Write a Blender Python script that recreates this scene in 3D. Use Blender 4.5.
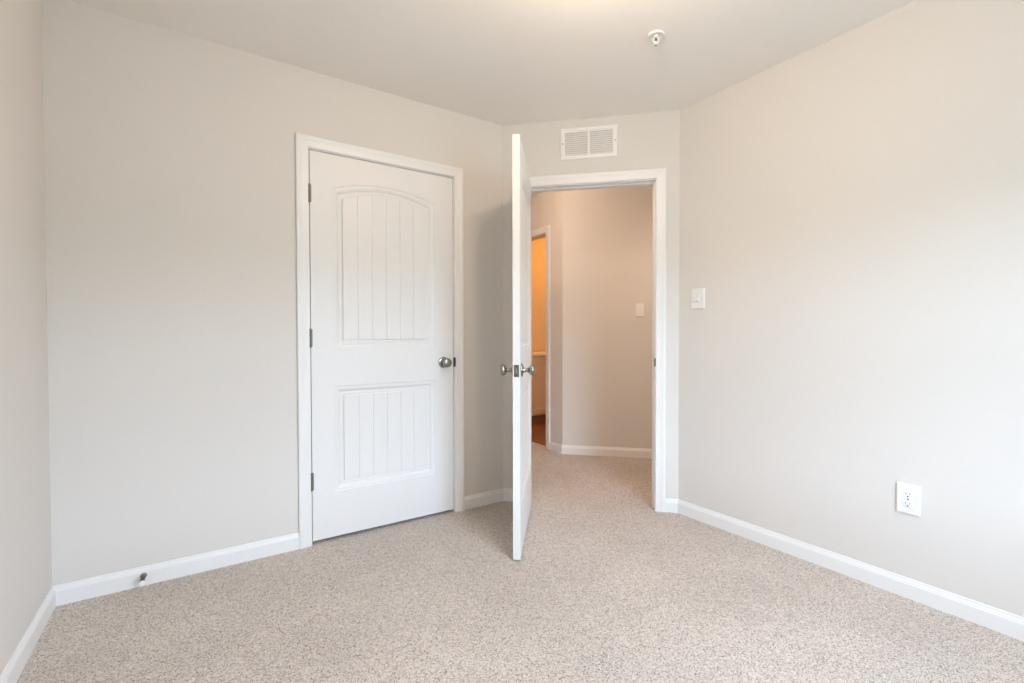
import bpy, bmesh, math
from mathutils import Vector, Matrix

scene = bpy.context.scene
COL = scene.collection
for o in list(bpy.data.objects):
    bpy.data.objects.remove(o)

# ------------------------------------------------------------------ camera
CAM_H = 1.0937
F_PX = 471.97
pitch, yaw, roll = math.radians(0.9475), math.radians(33.7224), math.radians(-0.1022)
fw = Vector((math.sin(yaw), math.cos(yaw), 0))
rt = Vector((math.cos(yaw), -math.sin(yaw), 0))
up = Vector((0, 0, 1))
F2 = fw * math.cos(pitch) - up * math.sin(pitch)
U2 = up * math.cos(pitch) + fw * math.sin(pitch)
CX = rt * math.cos(roll) + U2 * math.sin(roll)
CY = -rt * math.sin(roll) + U2 * math.cos(roll)
cam_data = bpy.data.cameras.new('camera')
cam_data.sensor_fit = 'HORIZONTAL'
cam_data.sensor_width = 36.0
cam_data.lens = F_PX / 1024 * 36.0
cam_data.clip_start = 0.02
cam = bpy.data.objects.new('camera', cam_data)
COL.objects.link(cam)
M = Matrix.Identity(4)
for i in range(3):
    M[i][0], M[i][1], M[i][2] = CX[i], CY[i], -F2[i]
M[2][3] = CAM_H
cam.matrix_world = M
scene.camera = cam

# ------------------------------------------------------------------ light
scene.view_settings.view_transform = 'Standard'
scene.view_settings.look = 'None'
scene.view_settings.exposure = 0.17
scene.view_settings.gamma = 1.0
scene.view_settings.use_curve_mapping = False
scene.cycles.max_bounces = 16
scene.cycles.diffuse_bounces = 10
scene.cycles.sample_clamp_indirect = 8.0

SKY_COLOR = (16.0, 20.5, 26.0)          # open sky above the tree line seen through the window
GROUND_COLOR = (2.8, 4.9, 6.1)           # trees and ground below it
ROOM_LAMP = (26.0, 19.6, 14.3)              # watts per channel
HALL_LAMP = (12.53, 9.06, 6.61)
BATH_LAMP = (19.24, 7.75, 1.7)

world = bpy.data.worlds.new('sky')
scene.world = world
world.use_nodes = True
nt = world.node_tree
nt.nodes.clear()
wo = nt.nodes.new('ShaderNodeOutputWorld')
bg = nt.nodes.new('ShaderNodeBackground')
tc = nt.nodes.new('ShaderNodeTexCoord')
sp = nt.nodes.new('ShaderNodeSeparateXYZ')
rp = nt.nodes.new('ShaderNodeValToRGB')
mp = nt.nodes.new('ShaderNodeMapRange')
mp.inputs['From Min'].default_value = -1
mp.inputs['From Max'].default_value = 1
nt.links.new(tc.outputs['Generated'], sp.inputs[0])
nt.links.new(sp.outputs['Z'], mp.inputs['Value'])
nt.links.new(mp.outputs[0], rp.inputs[0])
nt.links.new(rp.outputs[0], bg.inputs['Color'])
nt.links.new(bg.outputs[0], wo.inputs[0])
cr = rp.color_ramp
cr.elements[0].position = 0.0
cr.elements[0].color = (*GROUND_COLOR, 1)
cr.elements[1].position = 0.545
cr.elements[1].color = (*GROUND_COLOR, 1)
for pos, k in ((0.562, 1.35), (0.70, 1.0), (1.0, 0.75)):      # brightest low over the trees
    e = cr.elements.new(pos)
    e.color = (*[c * k for c in SKY_COLOR], 1)
bg.inputs['Strength'].default_value = 1.0

WIN_X0, WIN_X1, WIN_Z0, WIN_Z1 = 0.74, 1.56, 0.60, 1.90
BACK_Y = -0.62


def lamp(name, loc, watts, radius, cone=None):
    d = bpy.data.lights.new(name, 'SPOT' if cone else 'POINT')     # a cone makes a downward spot
    if cone:
        d.spot_size = math.radians(cone)
        d.spot_blend = 0.9
    d.energy = max(watts)
    d.color = [w / max(max(watts), 1e-9) for w in watts]
    d.shadow_soft_size = radius
    o = bpy.data.objects.new(name, d)
    o.location = loc
    COL.objects.link(o)
    return o


pd = bpy.data.lights.new('window_daylight', 'AREA')       # portal: samples the sky through the window
pd.shape = 'RECTANGLE'
pd.size, pd.size_y = WIN_X1 - WIN_X0, WIN_Z1 - WIN_Z0
pd.cycles.is_portal = True
po = bpy.data.objects.new('window_daylight', pd)
po.location = ((WIN_X0 + WIN_X1) / 2, BACK_Y - 0.11, (WIN_Z0 + WIN_Z1) / 2)
po.rotation_euler = (math.radians(90), 0, 0)             # -Z of the lamp faces +Y
COL.objects.link(po)

lamp('room_ceiling_lamp', (1.02, 0.98, 2.30), ROOM_LAMP, 0.06)
lamp('hall_ceiling_lamp', (1.98, 2.98, 2.36), HALL_LAMP, 0.05)
lamp('added_hall_spot', (3.1, 1.90, 2.42), [2.6 * w for w in HALL_LAMP], 0.05, 168)  # added unseen spot, brightens the hall floor and the hall wall's right side
lamp('bathroom_lamp', (4.0, 4.25, 2.15), BATH_LAMP, 0.08)

# ------------------------------------------------------------------ materials


def principled(name, col, rough=0.6, metal=0.0, spec=0.5):
    m = bpy.data.materials.new(name)
    m.use_nodes = True
    b = m.node_tree.nodes['Principled BSDF']
    b.inputs['Base Color'].default_value = (*col, 1)
    b.inputs['Roughness'].default_value = rough
    b.inputs['Metallic'].default_value = metal
    b.inputs['Specular IOR Level'].default_value = spec
    return m


def add_noise_bump(m, scale, strength, dist, detail=2.0):
    t = m.node_tree
    b = t.nodes['Principled BSDF']
    tcn = t.nodes.new('ShaderNodeTexCoord')
    n = t.nodes.new('ShaderNodeTexNoise')
    n.inputs['Scale'].default_value = scale
    n.inputs['Detail'].default_value = detail
    bp = t.nodes.new('ShaderNodeBump')
    bp.inputs['Strength'].default_value = strength
    bp.inputs['Distance'].default_value = dist
    t.links.new(tcn.outputs['Object'], n.inputs['Vector'])
    t.links.new(n.outputs['Fac'], bp.inputs['Height'])
    t.links.new(bp.outputs[0], b.inputs['Normal'])


M_WALL = principled('wall_paint', (0.69, 0.665, 0.63), 0.75, spec=0.25)
add_noise_bump(M_WALL, 90, 0.08, 0.002)
M_CEIL = principled('ceiling_paint', (0.86, 0.825, 0.775), 0.9, spec=0.1)
M_TRIM = principled('white_trim_paint', (0.80, 0.795, 0.785), 0.38, spec=0.45)
M_DOOR = principled('white_door_paint', (0.775, 0.765, 0.75), 0.42, spec=0.4)
M_NICKEL = principled('satin_nickel', (0.36, 0.34, 0.31), 0.24, 1.0)
M_HINGE = principled('hinge_nickel', (0.20, 0.19, 0.17), 0.42, 0.9)
M_DARK = principled('dark_gap', (0.03, 0.028, 0.025), 0.8)
M_BRONZE = principled('dark_bronze', (0.07, 0.06, 0.05), 0.45, 0.6)
M_PLASTIC = principled('white_plastic', (0.80, 0.80, 0.79), 0.3, spec=0.5)
M_RUBBER = principled('white_rubber', (0.85, 0.85, 0.83), 0.6)
M_VENT = principled('white_enamel', (0.84, 0.83, 0.81), 0.4)
M_VANITY = principled('cabinet_paint', (0.82, 0.78, 0.72), 0.5)
M_COUNTER = principled('cultured_marble', (0.88, 0.86, 0.82), 0.25)


TUFT_SCALE = 345


def carpet_material():
    m = bpy.data.materials.new('beige_cut_pile_carpet')
    m.use_nodes = True
    t = m.node_tree
    b = t.nodes['Principled BSDF']
    b.inputs['Roughness'].default_value = 0.95
    b.inputs['Specular IOR Level'].default_value = 0.05
    b.inputs['Sheen Weight'].default_value = 0.15
    tcn = t.nodes.new('ShaderNodeTexCoord')
    # every tuft of the twisted pile is a small cell with its own yarn tone
    nw = t.nodes.new('ShaderNodeTexNoise')
    nw.inputs['Scale'].default_value = 190
    nw.inputs['Detail'].default_value = 1
    wm = t.nodes.new('ShaderNodeVectorMath')
    wm.operation = 'MULTIPLY_ADD'
    wm.inputs[1].default_value = (0.005, 0.005, 0.0)
    vo = t.nodes.new('ShaderNodeTexVoronoi')
    vo.inputs['Scale'].default_value = TUFT_SCALE
    sc_ = t.nodes.new('ShaderNodeSeparateColor')
    ramp = t.nodes.new('ShaderNodeValToRGB')
    r = ramp.color_ramp
    r.elements[0].position = 0.03
    r.elements[0].color = (0.17, 0.135, 0.105, 1)
    r.elements[1].position = 1.0
    r.elements[1].color = (0.80, 0.74, 0.685, 1)
    el = r.elements.new(0.22); el.color = (0.50, 0.435, 0.38, 1)
    el = r.elements.new(0.60); el.color = (0.64, 0.575, 0.515, 1)
    n2 = t.nodes.new('ShaderNodeTexNoise')
    n2.inputs['Scale'].default_value = 2.2
    n2.inputs['Detail'].default_value = 3
    mr = t.nodes.new('ShaderNodeMapRange')
    mr.inputs['From Min'].default_value = 0.3
    mr.inputs['From Max'].default_value = 0.7
    mr.inputs['To Min'].default_value = 0.93
    mr.inputs['To Max'].default_value = 1.07
    mul = t.nodes.new('ShaderNodeVectorMath')
    mul.operation = 'SCALE'
    bp = t.nodes.new('ShaderNodeBump')
    bp.inputs['Strength'].default_value = 0.7
    bp.inputs['Distance'].default_value = 0.006
    L = t.links.new
    L(tcn.outputs['Object'], nw.inputs['Vector'])
    L(nw.outputs['Color'], wm.inputs[0])
    L(tcn.outputs['Object'], wm.inputs[2])
    L(wm.outputs[0], vo.inputs['Vector'])
    L(vo.outputs['Color'], sc_.inputs[0])
    L(tcn.outputs['Object'], n2.inputs['Vector'])
    L(sc_.outputs[0], ramp.inputs[0])
    L(n2.outputs['Fac'], mr.inputs['Value'])
    L(ramp.outputs[0], mul.inputs[0])
    L(mr.outputs[0], mul.inputs['Scale'])
    L(mul.outputs[0], b.inputs['Base Color'])
    L(sc_.outputs[0], bp.inputs['Height'])
    L(bp.outputs[0], b.inputs['Normal'])
    return m


def wood_floor_material():
    m = bpy.data.materials.new('brown_plank_floor')
    m.use_nodes = True
    t = m.node_tree
    b = t.nodes['Principled BSDF']
    b.inputs['Roughness'].default_value = 0.4
    tcn = t.nodes.new('ShaderNodeTexCoord')
    br = t.nodes.new('ShaderNodeTexBrick')
    br.inputs['Scale'].default_value = 1.0
    br.inputs['Brick Width'].default_value = 0.9
    br.inputs['Row Height'].default_value = 0.13
    br.inputs['Mortar Size'].default_value = 0.002
    br.inputs['Color1'].default_value = (0.26, 0.115, 0.06, 1)
    br.inputs['Color2'].default_value = (0.20, 0.085, 0.045, 1)
    br.inputs['Mortar'].default_value = (0.06, 0.03, 0.02, 1)
    t.links.new(tcn.outputs['Object'], br.inputs['Vector'])
    t.links.new(br.outputs['Color'], b.inputs['Base Color'])
    return m


M_CARPET = carpet_material()
M_WOOD = wood_floor_material()

# ------------------------------------------------------------------ mesh helpers


class Frame:
    """local (t along, off out of the surface, z up) -> world"""
    def __init__(self, p, d, n):
        self.p, self.d, self.n = Vector((p[0], p[1], 0)), Vector((d[0], d[1], 0)), Vector((n[0], n[1], 0))

    def __call__(self, t, off, z):
        return self.p + self.d * t + self.n * off + Vector((0, 0, z))


IDENT = Frame((0, 0), (1, 0), (0, 1))


def link(name, bm, mat, parent=None, smooth=False, recalc=True):
    if recalc:
        bmesh.ops.recalc_face_normals(bm, faces=bm.faces)
    me = bpy.data.meshes.new(name)
    bm.to_mesh(me)
    bm.free()
    me.materials.append(mat)
    if smooth:
        for p in me.polygons:
            p.use_smooth = True
        me.set_sharp_from_angle(angle=math.radians(38))
    o = bpy.data.objects.new(name, me)
    COL.objects.link(o)
    if parent is not None:
        o.parent = parent
    return o


def hexa(bm, pts):
    """8 points: bottom loop 4, top loop 4"""
    v = [bm.verts.new(p) for p in pts]
    fs = [(0, 1, 2, 3), (4, 5, 6, 7), (0, 1, 5, 4), (1, 2, 6, 5), (2, 3, 7, 6), (3, 0, 4, 7)]
    return [bm.faces.new([v[i] for i in f]) for f in fs]


def box(bm, fr, t0, t1, o0, o1, z0, z1, bev=0.0):
    sub = bmesh.new() if bev else bm
    hexa(sub, [fr(t0, o0, z0), fr(t1, o0, z0), fr(t1, o1, z0), fr(t0, o1, z0),
               fr(t0, o0, z1), fr(t1, o0, z1), fr(t1, o1, z1), fr(t0, o1, z1)])
    if bev:
        bmesh.ops.recalc_face_normals(sub, faces=sub.faces)
        bmesh.ops.bevel(sub, geom=sub.edges[:], offset=bev, segments=2, affect='EDGES', profile=0.6)
        me = bpy.data.meshes.new('tmp')
        sub.to_mesh(me); sub.free()
        bm.from_mesh(me)
        bpy.data.meshes.remove(me)


def lathe(bm, prof, origin, axis, seg=32):
    """prof: list of (radius, distance along axis)"""
    a = Vector(axis).normalized()
    u = a.orthogonal().normalized()
    w = a.cross(u)
    o = Vector(origin)
    rings = []
    for r, d in prof:
        if r < 1e-6:
            rings.append([bm.verts.new(o + a * d)])
        else:
            rings.append([bm.verts.new(o + a * d + (u * math.cos(k * math.tau / seg) + w * math.sin(k * math.tau / seg)) * r) for k in range(seg)])
    for A, B in zip(rings, rings[1:]):
        for k in range(seg):
            k2 = (k + 1) % seg
            if len(A) == 1 and len(B) == 1:
                continue
            if len(A) == 1:
                bm.faces.new((A[0], B[k], B[k2]))
            elif len(B) == 1:
                bm.faces.new((A[k], A[k2], B[0]))
            else:
                bm.faces.new((A[k], A[k2], B[k2], B[k]))
    for R in (rings[0], rings[-1]):
        if len(R) > 1:
            bm.faces.new(R)


def sweep(bm, stations, close_ends=True, closed_profile=True):
    loops = [[bm.verts.new(p) for p in st] for st in stations]
    n = len(loops[0])
    for A, B in zip(loops, loops[1:]):
        for k in range(n if closed_profile else n - 1):
            k2 = (k + 1) % n
            bm.faces.new((A[k], A[k2], B[k2], B[k]))
    if close_ends:
        bm.faces.new(loops[0])
        bm.faces.new(loops[-1])


def tag(o, label, cat, kind=None, group=None):
    o['label'] = label
    o['category'] = cat
    if kind:
        o['kind'] = kind
    if group:
        o['group'] = group
    return o


def empty(name, loc, rz=0.0):
    o = bpy.data.objects.new(name, None)
    o.empty_display_size = 0.1
    o.location = loc
    o.rotation_euler = (0, 0, rz)
    COL.objects.link(o)
    return o


# ------------------------------------------------------------------ layout (metres, fitted to the photograph)
H = 2.44
D1, D2, DL, KD = 2.5958, 2.4362, 0.496, 4.2585
TH = 0.115
S = math.sqrt(0.5)
A = Vector((KD - D1, D1))
B = Vector((D2, KD - D2))
LD = (B - A).length
T8 = math.tan(math.radians(22.5))

F_CLOSET = Frame((0, D1), (1, 0), (0, -1))            # t = x
F_ANGLED = Frame(A, (S, -S), (-S, -S))                # t from the closet-side corner
F_RIGHT = Frame((D2, 0), (0, 1), (-1, 0))             # t = y
F_LEFT = Frame((-DL, 0), (0, 1), (1, 0))              # t = y
F_FRONT = Frame((0, BACK_Y), (1, 0), (0, 1))          # t = x, behind the camera
KX, KY = 2.756, 3.304                                 # outside corner in the hall
F_BATH = Frame((KX, 0), (0, 1), (-1, 0))              # t = y
F_HALLFAR = Frame((KX, KY), (S, -S), (-S, -S))


def wall(name, fr, t0, t1, label, holes=(), m0=0.0, m1=0.0, th=TH, mat=None):
    """slab behind the face off=0; m0/m1 shift the back corners along t (mitres); holes (ta,tb,za,zb)"""
    bm = bmesh.new()

    def piece(a, b, z0, z1):
        a2 = a + (m0 * th if a == t0 else 0)
        b2 = b + (m1 * th if b == t1 else 0)
        hexa(bm, [fr(a, 0, z0), fr(b, 0, z0), fr(b2, -th, z0), fr(a2, -th, z0),
                  fr(a, 0, z1), fr(b, 0, z1), fr(b2, -th, z1), fr(a2, -th, z1)])
    cur = t0
    for ta, tb, za, zb in sorted(holes):
        piece(cur, ta, 0, H)
        if za > 0:
            piece(ta, tb, 0, za)
        if zb < H:
            piece(ta, tb, zb, H)
        cur = tb
    piece(cur, t1, 0, H)
    o = link(name, bm, mat or M_WALL)
    return tag(o, label, 'wall', 'structure')


# closet door opening, bedroom doorway, bathroom doorway
C0, C1, CTOP = 0.4891 - 0.004, 1.3008 + 0.004, 2.0410          # jamb faces of the closet
E0, E1, ETOP = 0.165, LD - 0.1345 - 0.005, 2.0325              # jamb faces of the bedroom doorway (t)
G0, G1, GTOP = 3.546, 4.27, 2.045                              # jamb faces of the bathroom doorway (y)
JT = 0.019                                                     # jamb board thickness

wall('wall_left', F_LEFT, BACK_Y, D1, 'plain off-white wall at the left edge of the photo', m0=-1, m1=1)
wall('wall_closet', F_CLOSET, -DL, A.x, 'off-white wall around the closed closet door',
     holes=[(C0 - JT, C1 + JT, 0, CTOP + JT)], m0=-1, m1=T8)
wall('wall_angled', F_ANGLED, 0, LD, 'narrow angled off-white wall around the open bedroom doorway',
     holes=[(E0 - JT, E1 + JT, 0, ETOP + JT)], m0=-T8, m1=T8)
wall('wall_right', F_RIGHT, BACK_Y, B.y, 'long bare off-white wall on the right with switch and outlet', m0=-1, m1=T8)
wall('wall_front', F_FRONT, -DL, D2, 'off-white wall behind the camera with the window opening',
     holes=[(WIN_X0 - 0.02, WIN_X1 + 0.02, WIN_Z0 - 0.02, WIN_Z1 + 0.02)], m0=-1, m1=1)
wall('wall_bathroom', F_BATH, KY, 5.0, 'short hall wall with the narrow bathroom doorway',
     holes=[(G0 - JT, G1 + JT, 0, GTOP + JT)], m0=T8)
wall('wall_hallway', F_HALLFAR, 0, 3.1, 'warm-lit hall wall straight beyond the open doorway', m0=-T8)
# shell of the hall, closet and bathroom out of sight
wall('wall_hallway_left', Frame((1.72, 0), (0, 1), (1, 0)), D1 + TH, 5.0, 'hall wall hidden behind the closet side')
wall('wall_hallway_end', Frame((0, 5.0), (1, 0), (0, -1)), 1.6, KX, 'end wall of the hall, hidden by the open door')
wall('wall_landing', Frame((0, 1.08), (1, 0), (0, 1)), D2 + TH, 5.0, 'landing wall of the hall, hidden beside the doorway')
wall('wall_closet_rear', Frame((0, 3.35), (1, 0), (0, -1)), 0.1, 1.72 - TH, 'rear wall inside the closet')
wall('wall_closet_side', Frame((0.2, 0), (0, 1), (1, 0)), D1 + TH, 3.35, 'side wall inside the closet')
wall('wall_bathroom_rear', Frame((0, 5.13), (1, 0), (0, -1)), KX, 5.0, 'orange-lit bathroom wall above the vanity top')
wall('wall_bathroom_right', Frame((4.7, 0), (0, 1), (-1, 0)), 1.5, 5.13, 'far side wall of the bathroom')

bm = bmesh.new()
box(bm, IDENT, -DL - TH, 5.2, BACK_Y - TH, 5.3, -0.08, 0.0)
tag(link('floor', bm, M_CARPET), 'speckled beige cut-pile carpet floor', 'floor', 'structure')
bm = bmesh.new()
pts = [(KX + 0.06, G0 - 0.02), (KX + TH, 3.39), (4.7, 1.56), (4.7, 5.13), (KX + TH, 5.13), (KX + 0.06, G1 + 0.02)]
lo = [bm.verts.new((x, y, 0.0005)) for x, y in pts]
hi = [bm.verts.new((x, y, 0.006)) for x, y in pts]
bm.faces.new(lo); bm.faces.new(hi)
for i in range(len(pts)):
    j = (i + 1) % len(pts)
    bm.faces.new((lo[i], lo[j], hi[j], hi[i]))
tag(link('floor_bathroom', bm, M_WOOD), 'dark brown wood plank floor inside the bathroom', 'floor', 'structure')
bm = bmesh.new()
box(bm, IDENT, -DL - TH, 5.2, BACK_Y - TH, 5.3, H, H + 0.1)
tag(link('ceiling', bm, M_CEIL), 'flat off-white painted ceiling', 'ceiling', 'structure')

# ------------------------------------------------------------------ baseboards
BB = [(0, 0), (0.0125, 0), (0.0125, 0.058), (0.0118, 0.0605), (0.0098, 0.0615), (0.0098, 0.064), (0.0078, 0.069),
      (0.0052, 0.073), (0.0050, 0.0765), (0.0035, 0.0805), (0, 0.0812)]


def baseboard(name, fr, t0, t1, label, m0=0.0, m1=0.0):
    """m>0 mitre shortens with distance from the wall at that end"""
    bm = bmesh.new()
    sweep(bm, [[fr(t0 + m0 * o, o, z) for o, z in BB], [fr(t1 - m1 * o, o, z) for o, z in BB]])
    o = link(name, bm, M_TRIM)
    return tag(o, label, 'baseboard', 'structure')


CW = 0.058       # casing width
RV = 0.005       # reveal
baseboard('baseboard_left', F_LEFT, BACK_Y, D1, 'white baseboard along the left wall', 1, 1)
baseboard('baseboard_closet', F_CLOSET, -DL, C0 - RV - CW, 'long white baseboard left of the closet door, door stop on it', 1, 0)
baseboard('baseboard_closet_right', F_CLOSET, C1 + RV + CW, A.x, 'short white baseboard between closet door and corner', 0, T8)
baseboard('baseboard_angled', F_ANGLED, 0, E0 - RV - CW, 'short white baseboard in the shaded corner behind the open door', T8, 0)
baseboard('baseboard_angled_right', F_ANGLED, E1 + RV + CW, LD, 'tiny white baseboard between doorway casing and right wall', 0, T8)
baseboard('baseboard_right', F_RIGHT, BACK_Y, B.y, 'long white baseboard along the right wall', 1, T8)
baseboard('baseboard_front', F_FRONT, -DL, D2, 'white baseboard behind the camera', 1, 1)
baseboard('baseboard_bathroom', F_BATH, KY, G0 - RV - CW, 'short white baseboard by the bathroom doorway casing', -T8, 0)
baseboard('baseboard_hallway', F_HALLFAR, 0, 3.1, 'white baseboard along the hall wall beyond the doorway', -T8, 0)

# ------------------------------------------------------------------ casings and jambs
CAS = [(0, 0), (0, 0.0085), (0.002, 0.0100), (0.012, 0.0105), (0.030, 0.0125), (0.038, 0.0150), (0.044, 0.0162),
       (0.052, 0.0165), (0.056, 0.0155), (0.058, 0.0130), (0.058, 0)]


def casing(bm, fr, a, b, top, base=0.0):
    st = []
    st.append([fr(a - w, o, 0) for w, o in CAS])
    st.append([fr(a - w, o, top + w) for w, o in CAS])
    st.append([fr(b + w, o, top + w) for w, o in CAS])
    st.append([fr(b + w, o, 0) for w, o in CAS])
    sweep(bm, st)


def jamb(bm, fr, a, b, top, depth=TH, stop=None):
    box(bm, fr, a - JT, a, -depth, 0.0, 0, top)
    box(bm, fr, b, b + JT, -depth, 0.0, 0, top)
    box(bm, fr, a - JT, b + JT, -depth, 0.0, top, top + JT)
    if stop:
        s0, s1 = stop
        box(bm, fr, a, a + 0.010, -s1, -s0, 0, top)
        box(bm, fr, b - 0.010, b, -s1, -s0, 0, top)
        box(bm, fr, a + 0.010, b - 0.010, -s1, -s0, top - 0.010, top)


def trim(name, fr, a, b, top, label, stop, jcolor=None):
    bm = bmesh.new()
    casing(bm, fr, a - RV, b + RV, top + RV)
    o = tag(link(name, bm, M_TRIM), label, 'door trim', 'structure')
    bm = bmesh.new()
    jamb(bm, fr, a, b, top, stop=stop)
    link('door_jamb', bm, M_TRIM, o)
    return o


t1 = trim('trim_1', F_CLOSET, C0, C1, CTOP, 'white casing around the closed closet door', (0.040, 0.075))
t2 = trim('trim_2', F_ANGLED, E0, E1, ETOP, 'white casing around the open bedroom doorway', (0.040, 0.075))
t3 = trim('trim_3', F_BATH, G0, G1, GTOP, 'warm-lit white casing around the narrow bathroom doorway', None)

# strike plates
bm = bmesh.new()
box(bm, F_CLOSET, C1 - 0.001, C1 + 0.0075, -0.004, 0.0118, 0.893, 0.949, 0.0008)
link('strike_plate', bm, M_BRONZE, t1)['label'] = 'dark metal strike plate lip'
bm = bmesh.new()
box(bm, F_ANGLED, E1 - 0.0018, E1 + 0.002, -0.040, -0.001, 0.888, 0.945, 0.0006)
box(bm, F_ANGLED, E1 - 0.0030, E1 + 0.0045, -0.003, 0.004, 0.893, 0.940, 0.0008)
sp2 = link('strike_plate', bm, M_HINGE, t2)
sp2['label'] = 'grey metal strike plate'
bm = bmesh.new()
box(bm, F_ANGLED, E1 - 0.0022, E1 + 0.001, -0.026, -0.012, 0.903, 0.930)
link('bolt_hole', bm, M_DARK, sp2)

# ------------------------------------------------------------------ window behind the camera
bm = bmesh.new()
casing_pts = []
for w0, w1, o0, o1 in ((0.0, 0.058, 0.0, 0.015),):
    for (a, b, c, d) in ((WIN_X0 - w1, WIN_X0, WIN_Z0 - w1, WIN_Z1 + w1), (WIN_X1, WIN_X1 + w1, WIN_Z0 - w1, WIN_Z1 + w1),
                         (WIN_X0, WIN_X1, WIN_Z0 - w1, WIN_Z0), (WIN_X0, WIN_X1, WIN_Z1, WIN_Z1 + w1)):
        box(bm, F_FRONT, a, b, o0, o1, c, d)
win = tag(link('window_1', bm, M_TRIM), 'white window trim behind the camera', 'window', 'structure')
bm = bmesh.new()
for (a, b, c, d) in ((WIN_X0 - 0.02, WIN_X0, WIN_Z0 - 0.02, WIN_Z1 + 0.02), (WIN_X1, WIN_X1 + 0.02, WIN_Z0 - 0.02, WIN_Z1 + 0.02),
                     (WIN_X0, WIN_X1, WIN_Z0 - 0.02, WIN_Z0), (WIN_X0, WIN_X1, WIN_Z1, WIN_Z1 + 0.02)):
    box(bm, F_FRONT, a, b, -TH, 0.0, c, d)
link('window_frame', bm, M_TRIM, win)
bm = bmesh.new()
zm = (WIN_Z0 + WIN_Z1) / 2
for (a, b, c, d) in ((WIN_X0, WIN_X0 + 0.035, WIN_Z0, WIN_Z1), (WIN_X1 - 0.035, WIN_X1, WIN_Z0, WIN_Z1),
                     (WIN_X0 + 0.035, WIN_X1 - 0.035, WIN_Z0, WIN_Z0 + 0.04), (WIN_X0 + 0.035, WIN_X1 - 0.035, WIN_Z1 - 0.04, WIN_Z1),
                     (WIN_X0 + 0.035, WIN_X1 - 0.035, zm - 0.02, zm + 0.02)):
    box(bm, F_FRONT, a, b, -0.085, -0.055, c, d)
link('window_sash', bm, M_TRIM, win)

# ------------------------------------------------------------------ doors
DT = 0.035


def door_face(bm, W, Hd, xl, xr, panels, depth_to_y):
    """one moulded face. panels: list of (z0, z_side, z_apex) bottom to top, local z; depth_to_y maps depth to local y"""
    N = 28

    def V(x, z, d):
        return bm.verts.new((x, depth_to_y(d), z))

    def q(a, b, c, d):
        bm.faces.new((a, b, c, d))

    def rect(x0, x1, z0, z1):
        q(V(x0, z0, 0), V(x1, z0, 0), V(x1, z1, 0), V(x0, z1, 0))

    def arch(x, a, b, zs, za):
        u = (x - (a + b) / 2) / ((b - a) / 2)
        u = max(-1.0, min(1.0, u))
        return zs + (za - zs) * (1 - u * u)

    rect(0, xl, 0, Hd)
    rect(xr, W, 0, Hd)
    rect(xl, xr, 0, panels[0][0])
    prof = [(0, 0), (0.0015, 0.0026), (0.004, 0.0032), (0.012, 0.0030), (0.020, 0.0042), (0.026, 0.0075), (0.030, 0.0110),
            (0.034, 0.0118), (0.040, 0.0108), (0.046, 0.0112), (0.050, 0.0125), (0.054, 0.0130)]
    for i, (z0, zs, za) in enumerate(panels):
        # rail above the panel
        ztop = panels[i + 1][0] if i + 1 < len(panels) else Hd
        for k in range(N):
            xa, xb = xl + (xr - xl) * k / N, xl + (xr - xl) * (k + 1) / N
            q(V(xa, arch(xa, xl, xr, zs, za), 0), V(xb, arch(xb, xl, xr, zs, za), 0), V(xb, ztop, 0), V(xa, ztop, 0))
        # moulding
        loops = []
        for d, dep in prof:
            a, b = xl + d, xr - d
            lp = [V(a, z0 + d, dep), V(b, z0 + d, dep)]
            for k in range(N, -1, -1):
                x = a + (b - a) * k / N
                lp.append(V(x, arch(x, a, b, zs - d, za - d), dep))
            loops.append(lp)
        for P, Q in zip(loops, loops[1:]):
            n = len(P)
            for k in range(n):
                q(P[k], P[(k + 1) % n], Q[(k + 1) % n], Q[k])
        bm.faces.new(loops[-1])
        # planked field
        d = 0.0515
        a, b = xl + d, xr - d
        fd = 0.0060
        g = 0.0036
        xs = [(a, fd + 0.005), (a + 0.003, fd)]
        n = 6
        for k in range(1, n):
            x = a + (b - a) * k / n
            xs += [(x - g, fd), (x - g * 0.4, fd + 0.0030), (x + g * 0.4, fd + 0.0030), (x + g, fd)]
        xs += [(b - 0.003, fd), (b, fd + 0.005)]
        full = []
        for (x0_, e0_), (x1_, e1_) in zip(xs, xs[1:]):
            full.append((x0_, e0_))
            if x1_ - x0_ > 0.02:
                for s in range(1, 5):
                    full.append((x0_ + (x1_ - x0_) * s / 5, e0_))
        full.append(xs[-1])
        cols = []
        for x, dd in full:
            zt = arch(x, a, b, zs - d, za - d)
            cols.append([V(x, z0 + d, 0.0129), V(x, z0 + d, dd + 0.002), V(x, z0 + d + 0.003, dd), V(x, zt - 0.003, dd),
                         V(x, zt, dd + 0.002), V(x, zt, 0.0129)])
        for P, Q in zip(cols, cols[1:]):
            for k in range(5):
                q(P[k], Q[k], Q[k + 1], P[k + 1])


def door_leaf(W, Hd, xl, xr, panels, parent):
    bm = bmesh.new()
    door_face(bm, W, Hd, xl, xr, panels, lambda d: d)
    door_face(bm, W, Hd, xl, xr, panels, lambda d: DT - d)
    for (x0, x1, z0, z1) in ((0, W, 0, 0), (0, W, Hd, Hd)):
        v = [bm.verts.new(p) for p in ((0, 0, z0), (W, 0, z0), (W, DT, z0), (0, DT, z0))]
        bm.faces.new(v)
    for x in (0, W):
        v = [bm.verts.new(p) for p in ((x, 0, 0), (x, DT, 0), (x, DT, Hd), (x, 0, Hd))]
        bm.faces.new(v)
    bmesh.ops.remove_doubles(bm, verts=bm.verts, dist=0.00005)
    return link('door_leaf', bm, M_DOOR, parent)


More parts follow.
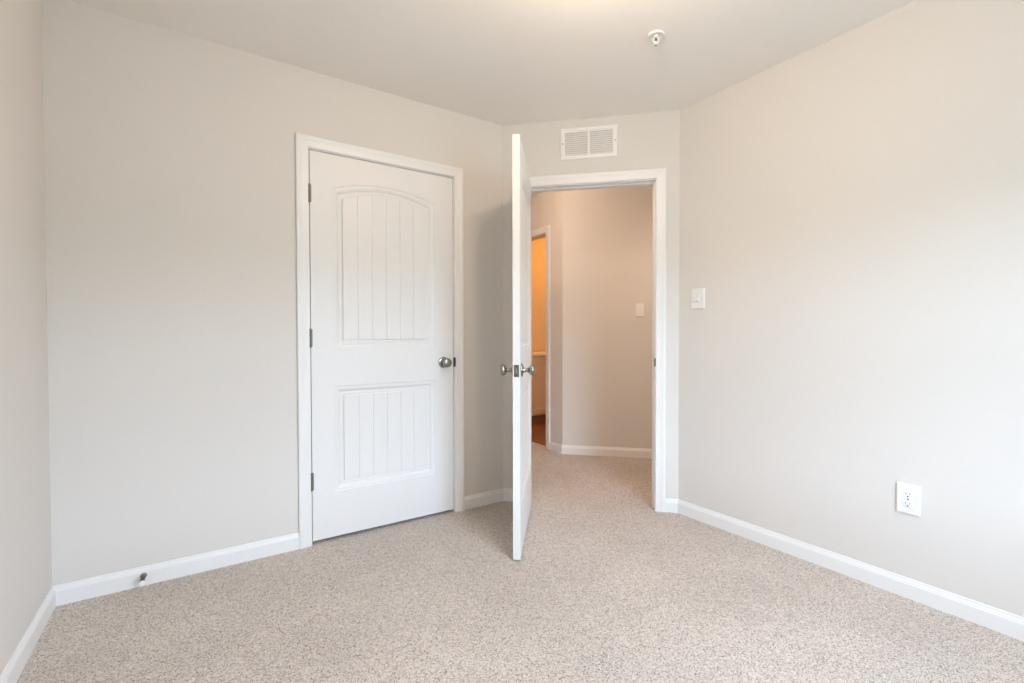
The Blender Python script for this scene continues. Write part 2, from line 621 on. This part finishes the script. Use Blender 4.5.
ROSE = [(0.0, 0.0), (0.0325, 0.0), (0.0330, 0.003), (0.0315, 0.0065), (0.027, 0.0085), (0.020, 0.0095), (0.0, 0.0098)]
KNOB = [(0.0, 0.006), (0.016, 0.007), (0.0135, 0.012), (0.0108, 0.018), (0.0102, 0.026), (0.0115, 0.033), (0.0160, 0.038),
        (0.0225, 0.043), (0.0268, 0.049), (0.0278, 0.055), (0.0262, 0.061), (0.0215, 0.0655), (0.012, 0.068), (0.0, 0.0688)]


def door_knob(parent, x, z, front=True):
    ax = (0, -1, 0) if front else (0, 1, 0)
    y = 0.0 if front else DT
    bm = bmesh.new()
    lathe(bm, KNOB, (x, y, z), ax, 36)
    k = link('door_knob', bm, M_NICKEL, parent, smooth=True)
    bm = bmesh.new()
    lathe(bm, ROSE, (x, y, z), ax, 36)
    link('knob_rose', bm, M_NICKEL, k, smooth=True)
    return k


def hinge(parent, x, y, z, leaf_dir=1):
    """knuckle barrel with pin tips, plus the two leaves seen edge-on"""
    bm = bmesh.new()
    hh = 0.089
    n = 5
    for k in range(n):
        a = z - hh / 2 + hh * k / n
        lathe(bm, [(0, 0), (0.0056, 0.0), (0.0062, 0.0008), (0.0062, hh / n - 0.0012), (0.0056, hh / n - 0.0004), (0, hh / n - 0.0004)], (x, y, a), (0, 0, 1), 16)
    box(bm, IDENT, x, x + leaf_dir * 0.010, y + 0.0035, y + 0.0055, z - hh / 2, z + hh / 2)
    h = link('hinge', bm, M_HINGE, parent, smooth=True)
    bm = bmesh.new()
    lathe(bm, [(0, 0), (0.0045, 0), (0.0045, 0.002), (0.003, 0.004), (0, 0.0045)], (x, y, z + hh / 2), (0, 0, 1), 12)
    lathe(bm, [(0, 0), (0.0045, 0), (0.0045, 0.002), (0.003, 0.004), (0, 0.0045)], (x, y, z - hh / 2), (0, 0, -1), 12)
    link('hinge_pin', bm, M_HINGE, h, smooth=True)
    return h


# closet door: local x from the hinge side, y=0 is the room face
CB = 0.018
d1 = empty('door_1', (0.4891, D1 + 0.001, CB))
tag(d1, 'closed white two-panel closet door with arched plank panel', 'door', 'structure')
WC = 1.3008 - 0.4891
CPAN = [(0.256 - CB, 0.817 - CB, 0.817 - CB), (1.010 - CB, 1.861 - CB, 1.912 - CB)]
door_leaf(WC, 2.0365 - CB, 0.110, 0.688, CPAN, d1)
door_knob(d1, WC - 0.0655, 0.922 - CB, True)
door_knob(d1, WC - 0.0655, 0.922 - CB, False)
for z in (1.816, 1.0735, 0.3285):
    hinge(d1, -0.003, -0.0045, z - CB, 1)

# bedroom door: local x from the latch edge to the hinge edge, y=0 is the face seen at the right
ED = math.atan2(0.764, 0.644)
d2 = empty('door_2', (1.2775, 1.845, 0.010), ED)
tag(d2, 'white panel door swung open into the room, seen edge-on', 'door', 'structure')
WD = 0.762
door_leaf(WD, 2.0270, 0.104, WD - 0.104, [(0.246, 0.807, 0.807), (1.0, 1.846, 1.894)], d2)
KZ = 0.906
k_r = door_knob(d2, 0.060, KZ, True)
k_l = door_knob(d2, 0.060, KZ, False)
bm = bmesh.new()
box(bm, IDENT, -0.0012, 0.002, 0.0050, 0.0300, KZ - 0.0290, KZ + 0.0290, 0.0005)
lp = link('latch_plate', bm, M_HINGE, d2)
bm = bmesh.new()
hexa(bm, [(-0.001, 0.010, KZ - 0.012), (-0.010, 0.012, KZ - 0.012), (-0.010, 0.018, KZ - 0.012), (-0.001, 0.025, KZ - 0.012),
          (-0.001, 0.010, KZ + 0.012), (-0.010, 0.012, KZ + 0.012), (-0.010, 0.018, KZ + 0.012), (-0.001, 0.025, KZ + 0.012)])
link('latch_bolt', bm, M_NICKEL, lp)
bm = bmesh.new()
for dz in (-0.0215, 0.0215):
    lathe(bm, [(0, 0), (0.0036, 0), (0.0028, 0.0008), (0, 0.0009)], (-0.0011, 0.0175, KZ + dz), (-1, 0, 0), 14)
link('screw', bm, M_BRONZE, lp)
for z in (1.80, 1.06, 0.318):
    hinge(d2, WD + 0.003, DT + 0.0045, z, -1)

# ------------------------------------------------------------------ air return grille over the doorway
VT0, VT1, VZ0, VZ1 = 0.3747, 0.727, 2.191, 2.3875
fv = Frame(F_ANGLED((VT0 + VT1) / 2, 0, 0).xy, (S, -S), (-S, -S))
vent = empty('air_vent', fv(0, 0, VZ0))
tag(vent, 'white metal air return grille on the wall above the open doorway', 'vent')
vw, vh = (VT1 - VT0) / 2, VZ1 - VZ0
vfr = Frame((0, 0), (S, -S), (-S, -S))          # local frame of the empty (no rotation)
bx, bz = 0.0285, 0.0225
bm = bmesh.new()
PF = [(0, 0), (0, 0.003), (0.004, 0.0075), (0.010, 0.0090), (0.024, 0.0090), (0.0255, 0.0080), (0.0265, 0.0)]
st = []
for (cx_, cz_) in ((-1, -1), (1, -1), (1, 1), (-1, 1), (-1, -1)):
    st.append([vfr(cx_ * (vw - w * bx / 0.0265), o, (vh - w * bz / 0.0265) if cz_ > 0 else w * bz / 0.0265) for w, o in PF])
sweep(bm, st, close_ends=False, closed_profile=False)
bmesh.ops.remove_doubles(bm, verts=bm.verts, dist=0.00005)
box(bm, vfr, -0.0070, 0.0070, 0.0005, 0.0085, bz - 0.001, vh - bz + 0.001)
link('frame', bm, M_VENT, vent)
bm = bmesh.new()
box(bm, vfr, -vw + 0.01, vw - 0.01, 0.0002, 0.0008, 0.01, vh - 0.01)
link('backing', bm, principled('duct_shadow_grey', (0.20, 0.195, 0.18), 0.8), vent)['label'] = 'grey sheet standing for the shaded duct behind the slats'  # flat sheet, the shade of the duct is put into its grey
NS = 12
for side in (-1, 1):
    bm = bmesh.new()
    a, b = (-vw + bx - 0.001, -0.006) if side < 0 else (0.006, vw - bx + 0.001)
    for k in range(NS):
        z = bz + (vh - 2 * bz) * (k + 0.5) / NS
        hexa(bm, [vfr(a, 0.0075, z - 0.0064), vfr(b, 0.0075, z - 0.0064), vfr(b, 0.0012, z + 0.0064), vfr(a, 0.0012, z + 0.0064),
                  vfr(a, 0.0082, z - 0.0056), vfr(b, 0.0082, z - 0.0056), vfr(b, 0.0019, z + 0.0072), vfr(a, 0.0019, z + 0.0072)])
    link('louver_bank', bm, M_VENT, vent)
for sx in (-1, 1):
    bm = bmesh.new()
    c = vfr(sx * (vw - 0.013), 0.0088, vh / 2)
    lathe(bm, [(0, 0), (0.0038, 0), (0.0032, 0.0014), (0, 0.0018)], c, vfr(0, 1, 0), 14)
    link('screw', bm, M_HINGE, vent, smooth=True)

# ------------------------------------------------------------------ fire sprinkler
sprk = empty('fire_sprinkler', (1.737, 1.428, H))
tag(sprk, 'small white fire sprinkler head hanging from the ceiling', 'sprinkler')
bm = bmesh.new()
lathe(bm, [(0.0, 0.0), (0.0365, 0.0), (0.0375, 0.0025), (0.0365, 0.0070), (0.0335, 0.0085), (0.0290, 0.0075), (0.0240, 0.0035), (0.0170, 0.0020), (0.0, 0.0020)],
      (0, 0, 0), (0, 0, -1), 40)
link('escutcheon', bm, M_PLASTIC, sprk, smooth=True)
bm = bmesh.new()
lathe(bm, [(0, 0), (0.0120, 0.001), (0.0120, 0.009), (0.0135, 0.0095), (0.0135, 0.0135), (0.0075, 0.0145), (0, 0.0150)], (0, 0, 0), (0, 0, -1), 24)
link('body', bm, M_PLASTIC, sprk, smooth=True)
for s in (-1, 1):
    bm = bmesh.new()
    pts = [(0.0100, 0.012), (0.0118, 0.020), (0.0115, 0.030), (0.0080, 0.037), (0.0020, 0.0415)]
    st = []
    ux, uy = rt.x * s, rt.y * s
    for r, d in pts:
        c = Vector((ux * r, uy * r, -d))
        w = Vector((-uy, ux, 0))
        u = Vector((ux, uy, 0))
        st.append([c + u * 0.0020 + w * 0.0032, c - u * 0.0020 + w * 0.0032, c - u * 0.0020 - w * 0.0032, c + u * 0.0020 - w * 0.0032])
    sweep(bm, st)
    link('frame_arm', bm, M_PLASTIC, sprk)
bm = bmesh.new()
lathe(bm, [(0, 0.0145), (0.0028, 0.0145), (0.0034, 0.018), (0.0034, 0.026), (0.0024, 0.030), (0, 0.030)], (0, 0, 0), (0, 0, -1), 16)
link('glass_bulb', bm, principled('dark_glass_bulb', (0.12, 0.08, 0.07), 0.15), sprk, smooth=True)['label'] = 'dark glass bulb'
bm = bmesh.new()
lathe(bm, [(0, 0.029), (0.0036, 0.029), (0.0050, 0.034), (0.0060, 0.041), (0.0060, 0.0425), (0.0140, 0.0430), (0.0145, 0.0445), (0.0060, 0.0455), (0.0030, 0.0465), (0, 0.0465)],
      (0, 0, 0), (0, 0, -1), 28)
dfl = link('deflector', bm, M_PLASTIC, sprk, smooth=True)
bm = bmesh.new()
lathe(bm, [(0, 0.0460), (0.0032, 0.0460), (0.0028, 0.0490), (0, 0.0495)], (0, 0, 0), (0, 0, -1), 14)
link('screw', bm, M_BRONZE, dfl, smooth=True)

# ------------------------------------------------------------------ switches and outlet


def wall_plate(bm, fr, w, h, z0):
    """bevelled plate of thickness 6.5 mm, centred on t=0"""
    PP = [(0, 0), (0, 0.0055), (0.0012, 0.0078), (0.0040, 0.0090)]
    loops = []
    for d, o in PP:
        loops.append([bm.verts.new(fr(x, o, z)) for x, z in ((-w / 2 + d, z0 + d), (w / 2 - d, z0 + d), (w / 2 - d, z0 + h - d), (-w / 2 + d, z0 + h - d))])
    for P, Q in zip(loops, loops[1:]):
        for k in range(4):
            bm.faces.new((P[k], P[(k + 1) % 4], Q[(k + 1) % 4], Q[k]))
    bm.faces.new(loops[0]); bm.faces.new(loops[-1])


def light_switch(fr_world, tcen, z0, w, h, label, slider=True):
    o = empty('light_switch', fr_world(tcen, 0, z0))
    tag(o, label, 'light switch')
    fr = Frame((0, 0), fr_world.d.xy, fr_world.n.xy)
    bm = bmesh.new()
    wall_plate(bm, fr, w, h, 0)
    link('plate', bm, M_PLASTIC, o)
    # rocker: tilted paddle whose lower part stands proud
    bm = bmesh.new()
    rw, rz0, rz1 = 0.0165, h / 2 - 0.033, h / 2 + 0.033
    zl = rz0 + 0.017
    cx_ = 0.0 if not slider else 0.004
    hexa(bm, [fr(cx_ - rw, 0.005, zl), fr(cx_ + rw, 0.005, zl), fr(cx_ + rw, 0.005, rz1), fr(cx_ - rw, 0.005, rz1),
              fr(cx_ - rw, 0.0185, zl), fr(cx_ + rw, 0.0185, zl), fr(cx_ + rw, 0.0105, rz1), fr(cx_ - rw, 0.0105, rz1)])
    hexa(bm, [fr(cx_ - rw, 0.005, rz0), fr(cx_ + rw, 0.005, rz0), fr(cx_ + rw, 0.005, zl), fr(cx_ - rw, 0.005, zl),
              fr(cx_ - rw, 0.0105, rz0), fr(cx_ + rw, 0.0105, rz0), fr(cx_ + rw, 0.0100, zl), fr(cx_ - rw, 0.0100, zl)])
    link('rocker', bm, M_PLASTIC, o)
    return o


light_switch(F_RIGHT, 1.690, 1.2365, 0.086, 0.118, 'white rocker light switch on the right wall beside the doorway')
light_switch(F_HALLFAR, 0.679, 1.2395, 0.074, 0.118, 'small light switch on the hall wall seen through the open doorway', slider=False)

OUT_Y, OUT_Z0, OUT_W, OUT_H = 0.7025, 0.348, 0.079, 0.122
out = empty('power_outlet', F_RIGHT(OUT_Y, 0, OUT_Z0))
tag(out, 'white duplex power outlet low on the right wall', 'power outlet')
fo = Frame((0, 0), (0, 1), (-1, 0))
bm = bmesh.new()
wall_plate(bm, fo, OUT_W, OUT_H, 0)
link('plate', bm, M_PLASTIC, out)
for dz in (-0.0195, 0.0195):
    zc = OUT_H / 2 + dz
    bm = bmesh.new()
    ring = []
    for k in range(40):
        a = k * math.tau / 40
        x = 0.0172 * math.cos(a)
        z = max(-0.0142, min(0.0142, 0.0172 * math.sin(a)))
        ring.append((x, z))
    lo = [bm.verts.new(fo(x, 0.007, zc + z)) for x, z in ring]
    mi = [bm.verts.new(fo(x, 0.0106, zc + z)) for x, z in ring]
    hi = [bm.verts.new(fo(x * 0.93, 0.0114, zc + z * 0.93)) for x, z in ring]
    for P, Q in ((lo, mi), (mi, hi)):
        for k in range(40):
            bm.faces.new((P[k], P[(k + 1) % 40], Q[(k + 1) % 40], Q[k]))
    bm.faces.new(lo); bm.faces.new(hi)
    rc = link('receptacle', bm, M_PLASTIC, out)
    for sx, hh in ((-0.0064, 0.0036), (0.0064, 0.0044)):
        bm = bmesh.new()
        box(bm, fo, sx - 0.0009, sx + 0.0009, 0.0110, 0.0117, zc + 0.0035 - hh, zc + 0.0035 + hh)
        link('slot', bm, M_DARK, rc)
    bm = bmesh.new()
    lathe(bm, [(0, 0), (0.0029, 0), (0.0029, 0.0006), (0, 0.0006)], fo(0, 0.0111, zc - 0.0072), fo(0, 1, 0), 16)
    link('ground_hole', bm, M_DARK, rc)
bm = bmesh.new()
lathe(bm, [(0, 0), (0.0034, 0), (0.0028, 0.0012), (0, 0.0015)], fo(0, 0.0088, OUT_H / 2), fo(0, 1, 0), 16)
link('screw', bm, M_HINGE, out, smooth=True)

# ------------------------------------------------------------------ door stop on the baseboard
stp = empty('door_stop', (-0.204, D1 - 0.0125, 0.045))
tag(stp, 'small spring door stop screwed to the baseboard left of the closet door', 'door stop')
bm = bmesh.new()
lathe(bm, [(0, 0), (0.0125, 0), (0.0125, 0.002), (0.0095, 0.006), (0.0062, 0.008), (0, 0.008)], (0, 0, 0), (0, -1, 0), 24)
link('base', bm, M_NICKEL, stp, smooth=True)
bm = bmesh.new()
st = []
turns, n = 17, 17 * 12
for k in range(n + 1):
    a = k * math.tau / 12
    f = k / n
    r = 0.0078 - 0.002 * f
    d = 0.007 + 0.060 * f
    c = Vector((r * math.cos(a), -d, r * math.sin(a)))
    u = Vector((math.cos(a), 0, math.sin(a)))
    w = Vector((0, 1, 0))
    st.append([c + (u * math.cos(q) + w * math.sin(q)) * 0.0013 for q in [j * math.tau / 6 for j in range(6)]])
sweep(bm, st)
link('spring', bm, M_HINGE, stp, smooth=True)
bm = bmesh.new()
lathe(bm, [(0, 0.066), (0.0060, 0.066), (0.0078, 0.068), (0.0080, 0.078), (0.0070, 0.082), (0.0035, 0.083), (0.0030, 0.081), (0, 0.081)], (0, 0, 0), (0, -1, 0), 24)
link('tip', bm, M_RUBBER, stp, smooth=True)['label'] = 'white rubber tip'

# ------------------------------------------------------------------ bathroom vanity
VY = 4.56
van = empty('bathroom_vanity', (3.5, VY, 0.006))
tag(van, 'vanity cabinet with pale countertop inside the orange-lit bathroom', 'vanity')
fvn = Frame((0, 0), (1, 0), (0, -1))          # off>0 towards the viewer
XL, XR = -0.62, 0.62
bm = bmesh.new()
box(bm, fvn, XL, XR, -0.55, 0.0, 0.10, 0.815)
link('cabinet', bm, M_VANITY, van)
bm = bmesh.new()
box(bm, fvn, XL, XR, -0.55, -0.060, 0.0, 0.10)
link('toe_kick', bm, principled('dark_toe_kick', (0.34, 0.26, 0.19), 0.7), van)['label'] = 'dark recessed toe kick'
bm = bmesh.new()
box(bm, fvn, XL, XR, -0.555, 0.026, 0.815, 0.843, 0.004)
link('countertop', bm, M_COUNTER, van)['label'] = 'pale countertop with rolled edge'
for x0, x1 in ((-0.60, -0.205), (-0.195, 0.195), (0.205, 0.60)):
    bm = bmesh.new()
    z0, z1, rw = 0.125, 0.785, 0.055
    box(bm, fvn, x0, x1, 0.0, 0.010, z0, z1)
    box(bm, fvn, x0, x0 + rw, 0.010, 0.020, z0, z1)
    box(bm, fvn, x1 - rw, x1, 0.010, 0.020, z0, z1)
    box(bm, fvn, x0 + rw, x1 - rw, 0.010, 0.020, z0, z0 + rw)
    box(bm, fvn, x0 + rw, x1 - rw, 0.010, 0.020, z1 - rw, z1)
    dd = link('cabinet_door', bm, M_VANITY, van)
    bm = bmesh.new()
    lathe(bm, [(0, 0), (0.006, 0), (0.005, 0.012), (0.012, 0.016), (0.013, 0.022), (0.009, 0.026), (0, 0.027)],
          fvn(x1 - 0.028, 0.020, z1 - 0.07), (0, -1, 0), 20)
    link('knob', bm, M_NICKEL, dd, smooth=True)
